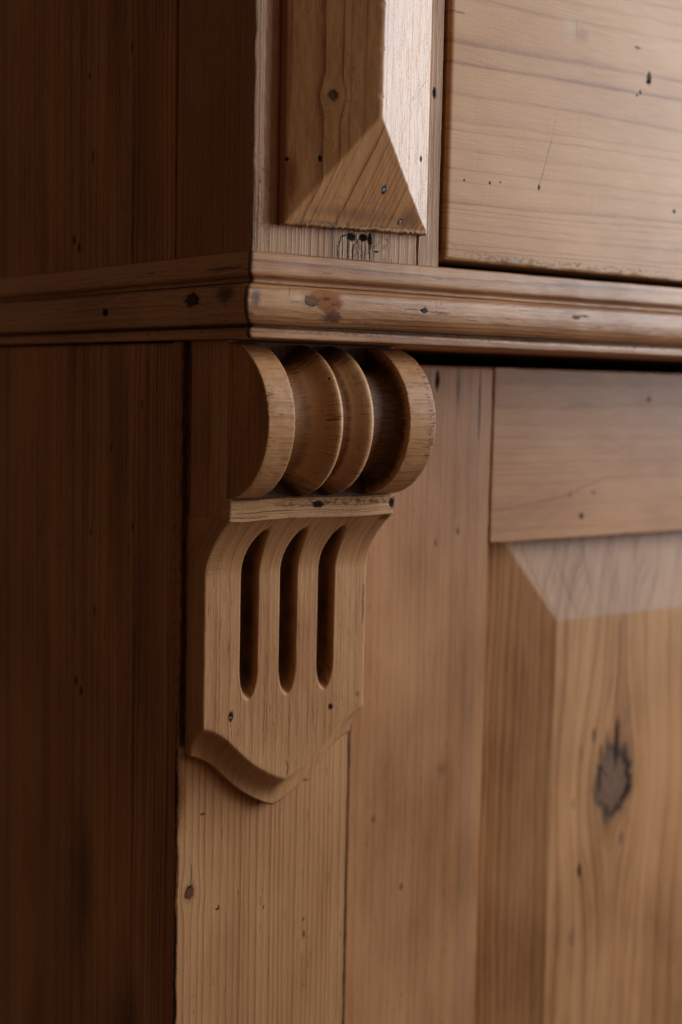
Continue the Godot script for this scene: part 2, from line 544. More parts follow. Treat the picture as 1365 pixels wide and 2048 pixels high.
func build_upper_front() -> void:
	# texture: 0..56 mm is the side face, 56..138 the front, y from the moulding up
	var marks := [
		["wash", -4, -4, 55.4, 160, Color8(150, 92, 44), 0.6, 1.5], ["wash", 60.2, 10, 71, 160, Color8(122, 66, 24), 0.75, 1.8], ["wash", 55.2, -3, 57.4, 160, Color8(70, 42, 24), 0.6, 0.8], ["ticks", 6, 5, 50, 130, 30, 7.0], ["crack", 36, 2, 13, 0.35], ["crack", 57.3, 0, 28, 0.5], ["crack", 58.4, 0, 16, 0.35], ["grime", 55, 0, 66, 40, 0.05, 0.5],  # orange stripe left of the block: varnish stain plus its painted-in shadow
		["crack", 50.0, 100, 180, 0.3], ["grime", 99, 0, 126, 12, 0.0, 0.55],
		["line", [Vector2(104, 0.5), Vector2(104.3, 6), Vector2(106.4, 8.2), Vector2(108, 11)], 0.9, Color8(20, 12, 8), 0.95], ["hole", 109, 9.6, 1.6, 1.6],
		["crack", 96.8, 0, 6, 1.1], ["crack", 99.2, 2, 9, 0.8], ["line", [Vector2(96.8, 5), Vector2(98.4, 9), Vector2(102.5, 10.8)], 1.2, Color8(20, 12, 8), 0.95], ["crack", 101.6, 0, 10, 1.3], ["hole", 103.4, 9.4, 2.4, 1.8], ["line", [Vector2(105.4, 1), Vector2(105.2, 8)], 0.7, Color8(196, 160, 130), 0.6], ["line", [Vector2(111.2, 1), Vector2(111.5, 9)], 0.7, Color8(196, 164, 136), 0.6], ["crack", 104.2, 0, 7, 0.9], ["crack", 106.6, 0, 9, 0.7], ["crack", 108.6, 0, 11, 1.2], ["crack", 110.3, 0, 8, 0.8], ["crack", 112.6, 0, 12, 1.8], ["hole", 112.6, 9.0, 1.2, 2.6], ["hole", 109.5, 9.6, 2.6, 1.5], ["crack", 114.6, 1, 12, 0.7], ["hole", 116, 4.5, 1.3, 0.4],
	]
	var t := wood(140, 150, 6.0, 21, "grey", {"ring": 2.5, "warp": 0.8, "con": 0.42, "tone": 0.2, "relief": 90.0, "wl": 60.0}, marks)
	board("corner_post", cabinet, Vector3(0.0, 0.6835, -0.0045), Vector3.UP, Vector3.RIGHT, Vector3.BACK, 0.27, 0.0816, 0.055, 0.0012, t, material(t, 0.045), 0.056, -0.0005)
	var t2 := wood(40, 150, 6.0, 22, "grey", {"ring": 2.0, "warp": 1.0, "con": 0.3, "tone": 0.2, "relief": 90.0}, [["crack", 2.0, 62, 78, 0.8], ["hole", 6.5, 71.5, 1.0, 2.4], ["hole", 2.0, 73, 1.6, 0.7], ["ticks", 0, 0, 14, 150, 40, 10.0]])
	board("drawer_stile", cabinet, Vector3(0.0821, 0.6835, 0.03), Vector3.UP, Vector3.RIGHT, Vector3.BACK, 0.27, 0.0113, 0.0203, 0.0007, t2, material(t2, 0.05))
	# drawer front: grain runs along x; across is measured down from its top edge (y = 0.83)
	var dy := func(y: float) -> float: return (0.83 - y) * 1000.0
	var dx := func(x: float) -> float: return (x - 0.0955) * 1000.0
	var dm := [
		["stain", dy.call(0.7915), dx.call(0.1725), 3.4, 4.6, Color8(160, 122, 98), 0.55], ["line", [Vector2(dy.call(0.7975), dx.call(0.168)), Vector2(dy.call(0.794), dx.call(0.1685)), Vector2(dy.call(0.7895), dx.call(0.170))], 1.0, Color8(120, 88, 68), 0.55],
		["stain", dy.call(0.793), dx.call(0.165), 5.0, 4.0, Color8(196, 172, 152), 0.5],
		["hole", dy.call(0.7794), dx.call(0.2172), 2.7, 1.5, Color8(70, 50, 38), 0.95], ["hole", dy.call(0.7775), dx.call(0.2168), 1.0, 1.6], ["hole", dy.call(0.772), dx.call(0.2115), 1.0, 0.7], ["hole", dy.call(0.7705), dx.call(0.2095), 0.5, 0.7],
		["hole", dy.call(0.7915), dx.call(0.2085), 0.6, 2.2, Color8(90, 66, 52), 0.7],
		["hole", dy.call(0.7205), dx.call(0.2385), 1.0, 1.0], ["hole", dy.call(0.7215), dx.call(0.105), 0.5, 0.6], ["hole", dy.call(0.7218), dx.call(0.1195), 0.7, 0.6], ["hole", dy.call(0.7226), dx.call(0.1255), 0.4, 0.5],
		["line", [Vector2(dy.call(0.744), dx.call(0.1555)), Vector2(dy.call(0.729), dx.call(0.1508)), Vector2(dy.call(0.7215), dx.call(0.1482))], 0.34, Color8(48, 32, 22), 0.75],
		["hole", dy.call(0.7228), dx.call(0.1487), 1.2, 0.7], ["line", [Vector2(dy.call(0.757), dx.call(0.1585)), Vector2(dy.call(0.744), dx.call(0.1555))], 0.2, Color8(130, 96, 70), 0.5],
		["crack", dy.call(0.789), dx.call(0.0957), dx.call(0.103), 0.35],
		["line", [Vector2(dy.call(0.6955), dx.call(0.097)), Vector2(dy.call(0.6935), dx.call(0.102))], 0.25, Color8(90, 62, 44), 0.7],
		["grime", dy.call(0.6925), dx.call(0.0955), dy.call(0.6865), dx.call(0.25), 0.02, 0.75], ["stain", dy.call(0.69), dx.call(0.135), 1.5, 5.0, Color8(150, 140, 136), 0.6],
		["grime", dy.call(0.80), -3, dy.call(0.6865), 3, 0.2, 0.5],
	]
	for k in 26:
		var rx := 60.0 + fmod(k * 37.7, 78.0)
		var ry := 8.0 + fmod(k * 53.3, 150.0)
		dm.append(["line", [Vector2(rx, ry), Vector2(rx + 5.0 + fmod(k * 3.1, 6.0), ry - 1.5)], 0.28, Color8(226, 192, 158) if k % 3 else Color8(140, 104, 78), 0.28])
	var t3 := wood(146, 420, 4.0, 31, "pine", {"ring": 4.5, "warp": 2.2, "wl": 150.0, "con": 0.34, "sharp": 6.0, "scale": 0.2, "grade": 0.0028, "tone": 0.17, "skew": 0.012, "fib": 0.18, "blot": 0.3, "relief": 60.0, "rough": 0.4}, dm)
	board("drawer_front", cabinet, Vector3(0.0955, 0.83, 0.032), Vector3.RIGHT, Vector3.DOWN, Vector3.BACK, 0.42, 0.142, 0.0197, 0.0016, t3, material(t3, 0.05, 0.4), 0.0, 0.0)
	board("drawer_front", cabinet, Vector3(0.0955, 0.953, 0.032), Vector3.RIGHT, Vector3.DOWN, Vector3.BACK, 0.42, 0.12, 0.0197, 0.0016, t3, material(t3, 0.05), 0.02, 0.05)


func build_block() -> void:
	# carved block on the post: two long facets meeting in a ridge, hipped at the lower end
	var x0 := 0.0128
	var x1 := 0.0835
	var xm := 0.0481
	var y0 := 0.6958
	var ya := 0.7385
	var y1 := 0.95
	var zt := ZU + 0.0034
	var zr := ZU + 0.0172
	var z := func(x: float, y: float) -> float:
		var yb := y0 + 0.0016 * (x - x0) / (x1 - x0)
		var a := (x - x0) / (xm - x0)
		var b := (x1 - x) / (x1 - xm)
		var c := (y - yb) / (ya - yb)
		var k := 0.085
		var h := clampf(0.5 + 0.5 * (b - a) / k, 0.0, 1.0)
		var ab := lerpf(b, a, h) - k * h * (1.0 - h)
		k = 0.03
		h = clampf(0.5 + 0.5 * (c - ab) / k, 0.0, 1.0)
		var s := lerpf(c, ab, h) - k * h * (1.0 - h)
		var chip := 0.00012 * hash_noise.get_noise_3d(x * 140.0, y * 60.0, 3.0)
		if absf(x - xm) < 0.002 and y > ya:
			chip -= 0.0006 * maxf(0.0, hash_noise.get_noise_2d(y * 110.0, 7.0) - 0.15) * (1.0 - absf(x - xm) / 0.002)
		return zt + (zr - zt) * maxf(s, 0.0) + chip
	var ppm := 6.0
	var tw := 76
	var th := 150
	var solid := PackedFloat32Array()
	solid.resize(int(tw * ppm) * int(th * ppm))
	var w := int(tw * ppm)
	for py in int(th * ppm):
		for px in w:
			solid[py * w + px] = -0.75 * 1000.0 * (z.call(clampf(x0 - 0.0025 + px / ppm * 0.001, x0, x1), y0 - 0.002 + py / ppm * 0.001) - zt)
	var mx := func(x: float) -> float: return (x - x0) * 1000.0 + 2.5
	var my := func(y: float) -> float: return (y - y0) * 1000.0 + 2.0
	var marks := [
		["knot", mx.call(0.0295), my.call(0.7445), 1.5, 1.7, Color8(96, 60, 34)],
		["hole", mx.call(0.0252), my.call(0.7206), 0.9, 1.3], ["hole", mx.call(0.0776), my.call(0.7265), 0.9, 1.2],
		["stain", mx.call(0.0148), my.call(0.713), 2.2, 8.0, Color8(120, 52, 16), 0.75], ["hole", mx.call(0.0131), my.call(0.7196), 0.8, 0.8],
		["stain", mx.call(0.045), my.call(0.7015), 20.0, 2.6, Color8(112, 70, 40), 0.45], ["stain", mx.call(0.0725), my.call(0.7015), 5.0, 4.5, Color8(100, 60, 33), 0.6],
		["line", [Vector2(mx.call(0.033), my.call(0.7075)), Vector2(mx.call(0.042), my.call(0.7062)), Vector2(mx.call(0.054), my.call(0.7068)), Vector2(mx.call(0.064), my.call(0.7035))], 0.5, Color8(92, 58, 34), 0.5],
		["ticks", mx.call(0.05), my.call(0.70), mx.call(0.074), my.call(0.73), 26, 1.8], ["ticks", mx.call(0.054), my.call(0.72), mx.call(0.083), my.call(0.80), 34, 2.2], ["ticks", mx.call(0.02), my.call(0.72), mx.call(0.047), my.call(0.80), 30, 2.2],
		["crack", mx.call(0.0475), my.call(0.7445), my.call(0.756), 0.35], ["line", [Vector2(mx.call(0.0235), my.call(0.738)), Vector2(mx.call(0.029), my.call(0.7385))], 0.3, Color8(84, 52, 30), 0.6], ["line", [Vector2(mx.call(0.0235), my.call(0.7405)), Vector2(mx.call(0.028), my.call(0.741))], 0.3, Color8(84, 52, 30), 0.5],
		["line", [Vector2(mx.call(0.0245), my.call(0.7365)), Vector2(mx.call(0.0285), my.call(0.7362))], 0.3, Color8(84, 52, 30), 0.5], ["line", [Vector2(mx.call(0.034), my.call(0.743)), Vector2(mx.call(0.0395), my.call(0.7425))], 0.3, Color8(84, 52, 30), 0.5],
		["hole", mx.call(0.0565), my.call(0.7118), 1.3, 1.9], ["hole", mx.call(0.0682), my.call(0.7005), 1.2, 1.3],
		["grime", 0, 0, 76, 4.2, -0.1, 0.6],
	]
	var t := wood(tw, th, ppm, 41, "honey", {"ring": 3.4, "warp": 0.7, "wl": 60.0, "con": 0.5, "tone": 0.25, "solid": solid, "scale": 0.7, "relief": 50.0, "fib": 0.2, "blot": 0.2, "sharp": 9.0, "rough": 0.27}, marks)
	var m := fresh()
	relief(m, evenly(x0, x1, 150), evenly(y0, 0.80, 230) + evenly(0.802, y1, 60), z, ZU - 0.0005, t, x0 - 0.0025, y0 - 0.002, 0.0004)
	# the sawn lower edge is ragged
	for k in m.v.size():
		var p: Vector3 = m.v[k]
		if p.y < y0 + 0.008:
			var near := 1.0 - clampf((p.y - y0) / 0.008, 0.0, 1.0)
			p.y += near * (0.0016 * (p.x - x0) / (x1 - x0) + 0.0007 * hash_noise.get_noise_2d(p.x * 420.0, 3.3) + 0.0005 * hash_noise.get_noise_2d(p.x * 1300.0, 8.3))
			if near > 0.93:
				p.z -= 0.0009 * maxf(0.0, hash_noise.get_noise_2d(p.x * 700.0, 21.0)) * smoothstep(ZU, ZU + 0.003, p.z)
			m.v[k] = p
	var b := commit("carved_block", m, material(t, 0.025, 0.47), cabinet)
	nail(b, Vector3(0.0563, 0.7119, z.call(0.0563, 0.7119)), Vector3(0.0, -0.31, 0.95), 0.0009)
	nail(b, Vector3(0.0682, 0.7006, z.call(0.0682, 0.7006)), Vector3(0.0, -0.31, 0.95), 0.0009)


var nail_mat: StandardMaterial3D

func nail(parent: Node3D, at: Vector3, out: Vector3, r: float) -> void:
	if nail_mat == null:
		nail_mat = StandardMaterial3D.new()
		nail_mat.albedo_color = Color8(112, 98, 88)
		nail_mat.roughness = 0.55
		nail_mat.metallic = 0.35
	var m := fresh()
	var n := out.normalized()
	var e := n.cross(Vector3.UP).normalized() * -1.0
	var f := n.cross(e)
	var pts := PackedVector3Array()
	var uvs := PackedVector2Array()
	for j in 6:
		var a := PI * 0.5 * j / 5.0
		for i in 15:
			var g := TAU * i / 14.0
			var rr := r * cos(a) * (1.0 + 0.14 * sin(g * 2.0 + at.x * 900.0))
			pts.append(at + e * rr * cos(g) + f * rr * sin(g) + n * (r * 0.22 * sin(a) - 0.00005))
			uvs.append(Vector2(i / 14.0, j / 5.0))
	sheet(m, 15, 6, pts, uvs)
	commit("nail_head", m, nail_mat, parent)


# ---------------------------------------------------------------- moulding

func moulding_profile() -> PackedVector2Array:
	# (outset, height), bottom to top, in metres
	var p := PackedVector2Array()
	for q in [[-6.0, 651.9], [-2.0, 651.9], [0.6, 651.95], [1.2, 652.0], [1.65, 652.2], [1.9, 652.6], [1.95, 653.4], [1.9, 654.6], [1.7, 655.3], [1.3, 655.75], [0.6, 656.0], [-0.1, 656.3], [-0.3, 656.8], [0.0, 657.3]]:
		p.append(Vector2(q[0], q[1]) * 0.001)
	for k in range(1, 30):
		var a := -PI / 2.0 + PI * k / 30.0
		p.append(Vector2(0.4 + 5.6 * pow(maxf(cos(a), 0.0), 0.8), 665.0 + 7.6 * sin(a)) * 0.001)
	for q in [[0.1, 672.9], [-0.6, 673.3], [-0.8, 673.9], [-0.7, 674.6], [-0.1, 675.1], [0.9, 675.5], [1.6, 676.0], [1.9, 676.8], [1.85, 678.0], [1.5, 680.0], [1.15, 682.0], [0.9, 683.5], [0.7, 684.2], [0.25, 684.75], [-0.4, 684.9], [-2.0, 684.95], [-6.0, 684.95]]:
		p.append(Vector2(q[0], q[1]) * 0.001)
	return p


func build_moulding() -> void:
	# texture: x = distance along the profile (9 mm for the first flat), y = along the length from the corner
	# profile arc: underside 0-8, fillet 8-13, bead 14.5-35, groove 36, upper band 37-46 mm
	var front := [
		["knot", 27.5, 29.5, 2.1, 3.4, Color8(128, 88, 62)], ["hole", 26.5, 38.5, 4.2, 6.4, Color8(140, 72, 26), 0.85], ["hole", 30.5, 35.0, 2.0, 7.5, Color8(150, 82, 34), 0.8], ["hole", 21.5, 40.0, 2.4, 4.0, Color8(104, 54, 22), 0.8], ["stain", 21.0, 38.5, 1.6, 4.5, Color8(70, 42, 22), 0.6], ["hole", 28.4, 36.5, 0.7, 2.0, Color8(70, 36, 18), 0.7], ["line", [Vector2(24, 35), Vector2(26, 40), Vector2(28, 43)], 0.4, Color8(80, 40, 18), 0.7],
		["stain", 28.5, 23.0, 1.6, 3.0, Color8(206, 172, 140), 0.6],
		["line", [Vector2(29, 19), Vector2(33, 18.4), Vector2(34, 19)], 0.4, Color8(60, 36, 20), 0.7],
		["hole", 26.2, 86.5, 1.25, 1.9, Color8(58, 36, 24), 0.95], ["crack", 26.0, 88, 101, 0.5], ["crack", 26.4, 76, 84, 0.3], ["hole", 26.2, 85.0, 0.5, 0.7],
		["wash", 34.6, -3, 37.2, 430, Color8(52, 30, 16), 0.85, 0.8], ["wash", 12.4, -3, 14.4, 430, Color8(48, 28, 15), 0.85, 0.7], ["grime", 10.0, 0, 14.6, 300, 0.05, 0.7], ["wash", -3, -3, 8.6, 430, Color8(84, 50, 26), 0.6, 1.0], ["grime", 9.5, 0, 13.5, 80, 0.0, 0.5], ["grime", 18, 55, 34, 180, 0.3, 0.3],  # groove and underside washes put their shade into the colour
		["stain", 27.0, 4.0, 3.2, 2.0, Color8(74, 46, 27), 0.8], ["crack", 21.0, 0.2, 3.0, 0.5], ["grime", 0, -2, 47, 2.5, 0.1, 0.7],
		["line", [Vector2(31, 92), Vector2(28, 93)], 0.25, Color8(80, 52, 32), 0.6], ["line", [Vector2(31, 95), Vector2(28.4, 96)], 0.25, Color8(80, 52, 32), 0.6],
		["wash", -3, -2, 52, 0.9, Color8(34, 19, 10), 0.75, 0.6], ["hole", 27.5, 175, 1.0, 2.6, Color8(70, 48, 34), 0.8], ["hole", 28.3, 180, 0.6, 3.4, Color8(80, 56, 40), 0.7], ["ticks", 15, 5, 45, 300, 70, 7.0],
		["stain", 13, 145, 1.0, 5, Color8(60, 40, 30), 0.7], ["hole", 11.5, 215, 1.2, 0.7, Color8(110, 66, 40), 0.7],
	]
	var side := [
		["wash", -3, -2, 52, 0.8, Color8(28, 16, 9), 0.75, 0.6], ["knot", 27.5, 38, 2.3, 4.4, Color8(84, 46, 24)], ["hole", 24.5, 110, 1.7, 2.6], ["stain", 29, 14, 3.4, 6.0, Color8(40, 22, 12), 0.7], ["crack", 44, 4, 30, 0.9],
		["line", [Vector2(41, 92), Vector2(39, 82), Vector2(37, 80)], 0.5], ["wash", 34.6, -3, 37.4, 430, Color8(40, 22, 12), 0.9, 0.8], ["wash", 12.2, -3, 14.6, 430, Color8(44, 25, 13), 0.85, 0.7], ["grime", 9, 0, 16, 330, 0.1, 0.6], ["crack", 36.3, 0, 60, 0.7], ["ticks", 10, 5, 46, 300, 80, 9.0],  # both groove washes are painted shade
		["grime", 0, 0, 47, 60, 0.15, 0.5],
	]
	var prof := moulding_profile()
	var arc := PackedFloat32Array([0.0])
	for k in range(1, prof.size()):
		arc.append(arc[k - 1] + prof[k].distance_to(prof[k - 1]))
	for which in 2:
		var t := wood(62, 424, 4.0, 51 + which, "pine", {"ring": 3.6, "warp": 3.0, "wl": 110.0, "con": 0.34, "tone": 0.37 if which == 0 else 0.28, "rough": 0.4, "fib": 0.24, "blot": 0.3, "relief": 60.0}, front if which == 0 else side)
		var ls := [0.0, 0.0001, 0.0003, 0.0006, 0.001, 0.0016]
		var step := 0.003
		while ls[-1] < 0.42:
			ls.append(ls[-1] + step)
		var np := prof.size()
		var pts := PackedVector3Array()
		var uvs := PackedVector2Array()
		for j in np:
			for i in ls.size():
				var l: float = ls[i] if which == 0 else ls[ls.size() - 1 - i]
				var o := prof[j].x + 0.00028 * hash_noise.get_noise_2d(l * 28.0, 30.0 * which) + 0.00016 * hash_noise.get_noise_3d(l * 120.0, prof[j].y * 600.0, 9.0 + which)
				o -= 0.0007 * exp(-l / 0.0006) * (0.6 + 0.8 * hash_noise.get_noise_2d(prof[j].y * 400.0, 4.0 + which))
				var start := 0.00042 + maxf(0.0, 0.0007 * hash_noise.get_noise_2d(prof[j].y * 300.0, 77.0 + which))
				var s := start - prof[j].x + l
				var y := prof[j].y + 0.00015 * hash_noise.get_noise_2d(l * 22.0, 60.0 + which)
				pts.append(Vector3(s, y, ZU + o) if which == 0 else Vector3(-o, y, ZU - s))
				uvs.append(Vector2((arc[j] + 0.0002) / t[2], l / t[3]))
		var m := fresh()
		sheet(m, ls.size(), np, pts, uvs)
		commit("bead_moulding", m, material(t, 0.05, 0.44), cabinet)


# ---------------------------------------------------------------- post below, behind the corbel

func build_lower_post() -> void:
	var my := func(y: float) -> float: return (y - 0.28) * 1000.0
	var marks := [
		["knot", 8 + 6.9, my.call(0.4192), 1.9, 2.9, Color8(120, 70, 42)], ["crack", 8 + 7.6, my.call(0.423), my.call(0.432), 0.7],
		["hole", 8 + 20.9, my.call(0.4092), 0.9, 0.45], ["hole", 8 + 21.6, my.call(0.4098), 0.4, 0.9], ["hole", 8 + 12.9, my.call(0.4523), 1.3, 0.6, Color8(66, 42, 27), 0.7], ["hole", 8 + 67.2, my.call(0.388), 0.6, 1.6, Color8(60, 38, 25), 0.8], ["hole", 8 + 66.8, my.call(0.395), 0.5, 0.8], ["stain", 8 + 66.5, my.call(0.382), 0.8, 3.0, Color8(214, 172, 132), 0.5],
		["wash", -4, -9, 8.3, 420, Color8(140, 84, 40), 0.65, 1.0], ["wash", 8.0, my.call(0.482), 13.0, my.call(0.67), Color8(52, 29, 14), 0.9, 1.5], ["wash", 7.2, -9, 9.3, my.call(0.47), Color8(60, 32, 13), 0.75, 0.7], ["hole", 8 + 66, my.call(0.459), 2.5, 0.4, Color8(70, 45, 28), 0.6],  # the dark strip beside the corbel paints in its cast shadow
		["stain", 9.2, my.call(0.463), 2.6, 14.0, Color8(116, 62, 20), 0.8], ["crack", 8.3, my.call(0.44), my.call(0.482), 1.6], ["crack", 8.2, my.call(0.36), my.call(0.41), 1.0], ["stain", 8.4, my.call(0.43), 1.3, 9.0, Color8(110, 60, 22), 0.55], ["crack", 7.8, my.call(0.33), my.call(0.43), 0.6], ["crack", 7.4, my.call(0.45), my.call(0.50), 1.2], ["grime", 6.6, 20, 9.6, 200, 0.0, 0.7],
		["ticks", 8, 20, 98, 220, 60, 5.0], ["crack", 8 + 86.5, my.call(0.30), my.call(0.475), 0.35], ["hole", 8 + 45, my.call(0.405), 0.35, 0.9],
		["grime", 2, my.call(0.46), 8, my.call(0.65), 0.0, 0.5],
	]
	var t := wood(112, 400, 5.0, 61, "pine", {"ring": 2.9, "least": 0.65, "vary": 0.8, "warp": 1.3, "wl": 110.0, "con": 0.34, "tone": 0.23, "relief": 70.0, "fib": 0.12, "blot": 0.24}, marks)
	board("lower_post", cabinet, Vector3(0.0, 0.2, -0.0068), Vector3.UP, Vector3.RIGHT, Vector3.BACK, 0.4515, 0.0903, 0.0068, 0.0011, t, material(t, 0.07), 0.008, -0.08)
	# the thickness of the post behind its face
	board("post_core", cabinet, Vector3(0.0185, 0.2, -0.06), Vector3.UP, Vector3.RIGHT, Vector3.BACK, 0.451, 0.0712, 0.0525, 0.0009, t, material(t, 0.05), 0.02, 0.0)


# ---------------------------------------------------------------- door

func build_door() -> void:
	var door := Node3D.new()
	door.name = "door"
	cabinet.add_child(door)
	var zd := -0.006
	var sm := [
		["wash", -3, -3, 4.0, 460, Color8(58, 34, 18), 0.9, 0.9], ["hole", 50.5, 438, 1.3, 5.0], ["stain", 64, 435, 1.3, 9, Color8(88, 58, 40), 0.6], ["crack", 78, 410, 444, 1.4], ["ticks", 0, 60, 86, 440, 40, 5.0],  # the wash on the left edge paints the seam shadow beside the post
		["hole", 18, 232, 1.4, 1.8, Color8(100, 66, 46), 0.6], ["hole", 36, 196, 1.2, 1.8, Color8(96, 62, 42), 0.7], ["stain", 77, 190, 3.0, 110, Color8(160, 124, 98), 0.3], ["stain", 60, 250, 3, 3, Color8(110, 74, 52), 0.5], ["hole", 66, 366, 1.2, 1.8, Color8(90, 60, 42), 0.6], ["hole", 52, 361, 1.2, 1.8, Color8(90, 60, 42), 0.5],
	]
	var t := wood(108, 450, 4.0, 71, "red", {"ring": 5.0, "warp": 2.0, "wl": 140.0, "con": 0.16, "tone": 0.32, "blot": 0.34, "relief": 40.0}, sm)
	board("door_stile", door, Vector3(0.0926, 0.2, -0.026), Vector3.UP, Vector3.RIGHT, Vector3.BACK, 0.4452, 0.0866, 0.02, 0.0012, t, material(t, 0.05))
	var ry := func(y: float) -> float: return (0.6452 - y) * 1000.0
	var rx := func(x: float) -> float: return (x - 0.1796) * 1000.0
	var rm := [
		["hole", ry.call(0.5705), rx.call(0.2435), 1.6, 1.6, Color8(50, 38, 34), 0.95], ["hole", ry.call(0.5825), rx.call(0.252), 0.9, 2.0, Color8(110, 80, 62), 0.6], ["hole", ry.call(0.5815), rx.call(0.2345), 1.2, 1.2, Color8(110, 80, 62), 0.6],
		["line", [Vector2(ry.call(0.5745), rx.call(0.182)), Vector2(ry.call(0.577), rx.call(0.20)), Vector2(ry.call(0.5815), rx.call(0.232)), Vector2(ry.call(0.59), rx.call(0.26)), Vector2(ry.call(0.591), rx.call(0.32))], 0.9, Color8(96, 64, 46), 0.45],
		["hole", ry.call(0.631), rx.call(0.292), 1.4, 1.6, Color8(100, 68, 50), 0.7], ["stain", 30, 90, 6, 14, Color8(196, 160, 134), 0.35], ["stain", 52, 45, 4, 10, Color8(176, 134, 106), 0.35],
	]
	for k in 14:
		rm.append(["line", [Vector2(10.0 + k * 5.0, 20.0 + fmod(k * 31.0, 90.0)), Vector2(20.0 + k * 5.0, 20.0 + fmod(k * 31.0, 90.0) + 0.6)], 0.7, Color8(180, 138, 108), 0.22])
	var t2 := wood(100, 350, 4.0, 72, "red", {"ring": 6.0, "warp": 4.0, "wl": 150.0, "con": 0.13, "tone": 0.26, "blot": 0.3, "relief": 40.0}, rm)
	board("door_rail", door, Vector3(0.1794, 0.6452, -0.0262), Vector3.RIGHT, Vector3.DOWN, Vector3.BACK, 0.34, 0.0858, 0.0207, 0.0007, t2, material(t2, 0.05))
	# raised and fielded panel
	var xf := 0.2312
	var yf := 0.5158
	var zf := -0.0075
	var z := func(x: float, y: float) -> float:
		var a := 0.262 * maxf(0.0, xf - x)
		var b := 0.2 * maxf(0.0, y - yf)
		var k := 0.0004
		var h := clampf(0.5 + 0.5 * (a - b) / k, 0.0, 1.0)
		return zf - (lerpf(b, a, h) + k * h * (1.0 - h)) + 0.0001 * hash_noise.get_noise_2d(x * 60.0, y * 25.0)
	var x0 := 0.183
	var y0 := 0.2
	var ppm := 3.5
	var tw := 170
	var th := 372
	var w := int(tw * ppm)
	var solid := PackedFloat32Array()
	solid.resize(w * int(th * ppm))
	for py in int(th * ppm):
		for px in w:
			solid[py * w + px] = 2.2 * 1000.0 * (z.call(x0 + px / ppm * 0.001, y0 + py / ppm * 0.001) - zf)
	var mx := func(x: float) -> float: return (x - x0) * 1000.0
	var my := func(y: float) -> float: return (y - y0) * 1000.0
	var pm := [
		["knot", mx.call(0.2765), my.call(0.4245), 12.5, 17.0, Color8(140, 108, 86)], ["stain", mx.call(0.2765), my.call(0.4245), 9.0, 15.0, Color8(120, 92, 76), 0.4],
		["line", [Vector2(mx.call(0.2785), my.call(0.513)), Vector2(mx.call(0.2795), my.call(0.49)), Vector2(mx.call(0.277), my.call(0.466)), Vector2(mx.call(0.2785), my.call(0.448)), Vector2(mx.call(0.279), my.call(0.434))], 1.5, Color8(70, 48, 38), 0.75], ["hole", mx.call(0.279), my.call(0.446), 2.0, 13.0, Color8(46, 32, 26), 0.95], ["hole", mx.call(0.2665), my.call(0.428), 1.8, 9.0, Color8(60, 44, 36), 0.8], ["hole", mx.call(0.2725), my.call(0.407), 1.3, 6.0, Color8(66, 48, 38), 0.8], ["hole", mx.call(0.267), my.call(0.4415), 1.0, 5.0, Color8(64, 46, 36), 0.8],
		["hole", mx.call(0.271), my.call(0.445), 1.2, 8.0, Color8(110, 80, 62), 0.7], ["hole", mx.call(0.261), my.call(0.452), 1.4, 4.2, Color8(92, 68, 54), 0.8], ["hole", mx.call(0.2515), my.call(0.443), 1.2, 5.0, Color8(120, 88, 68), 0.6], ["hole", mx.call(0.2865), my.call(0.4585), 3.2, 6.0, Color8(130, 98, 78), 0.5],
		["hole", mx.call(0.2535), my.call(0.3795), 1.6, 4.0, Color8(58, 42, 34), 0.9], ["hole", mx.call(0.247), my.call(0.417), 1.2, 3.2, Color8(130, 96, 72), 0.55], ["hole", mx.call(0.2495), my.call(0.343), 2.4, 5.0, Color8(118, 84, 62), 0.5], ["hole", mx.call(0.2855), my.call(0.392), 2.0, 4.0, Color8(104, 76, 60), 0.6],
		["line", [Vector2(mx.call(0.269), my.call(0.412)), Vector2(mx.call(0.270), my.call(0.394)), Vector2(mx.call(0.276), my.call(0.387)), Vector2(mx.call(0.284), my.call(0.39))], 1.1, Color8(110, 80, 62), 0.6], ["line", [Vector2(mx.call(0.275), my.call(0.41)), Vector2(mx.call(0.2765), my.call(0.395))], 1.6, Color8(120, 86, 64), 0.5], ["line", [Vector2(mx.call(0.274), my.call(0.385)), Vector2(mx.call(0.272), my.call(0.33)), Vector2(mx.call(0.275), my.call(0.28))], 1.0, Color8(140, 104, 78), 0.5],
		["line", [Vector2(mx.call(0.2785), my.call(0.56)), Vector2(mx.call(0.2785), my.call(0.513))], 1.0, Color8(116, 92, 80), 0.6],
	]
	# light from above on the top bevel, painted as a greyer tone, with curved rings
	for k in 30:
		var yk := yf + 0.0015 * k
		pm.append(["wash", mx.call(xf - (yk - yf) / 1.31), my.call(yk), 175.0, my.call(yk + 0.0015), Color8(136, 108, 89), 0.5, 0.01])
	for k in 6:
		var cx: float = mx.call(0.218 + k * 0.019)
		var lean := 14.0 - k * 5.0
		pm.append(["line", [Vector2(cx - lean * 0.6, my.call(0.559)), Vector2(cx, my.call(0.538)), Vector2(cx + lean, my.call(0.518))], 2.2, Color8(128, 100, 86), 0.4])
	var t3 := wood(tw, th, ppm, 73, "pine", {"ring": 5.4, "warp": 5.0, "wl": 80.0, "con": 0.34, "sharp": 2.5, "tone": 0.27, "blot": 0.3, "solid": solid, "relief": 40.0}, pm)
	var m := fresh()
	relief(m, evenly(x0, 0.245, 100) + evenly(0.248, 0.345, 40) + [0.52], evenly(y0, 0.50, 80) + evenly(0.502, 0.567, 90), z, -0.026, t3, x0, y0)
	commit("door_panel", m, material(t3, 0.05), door)


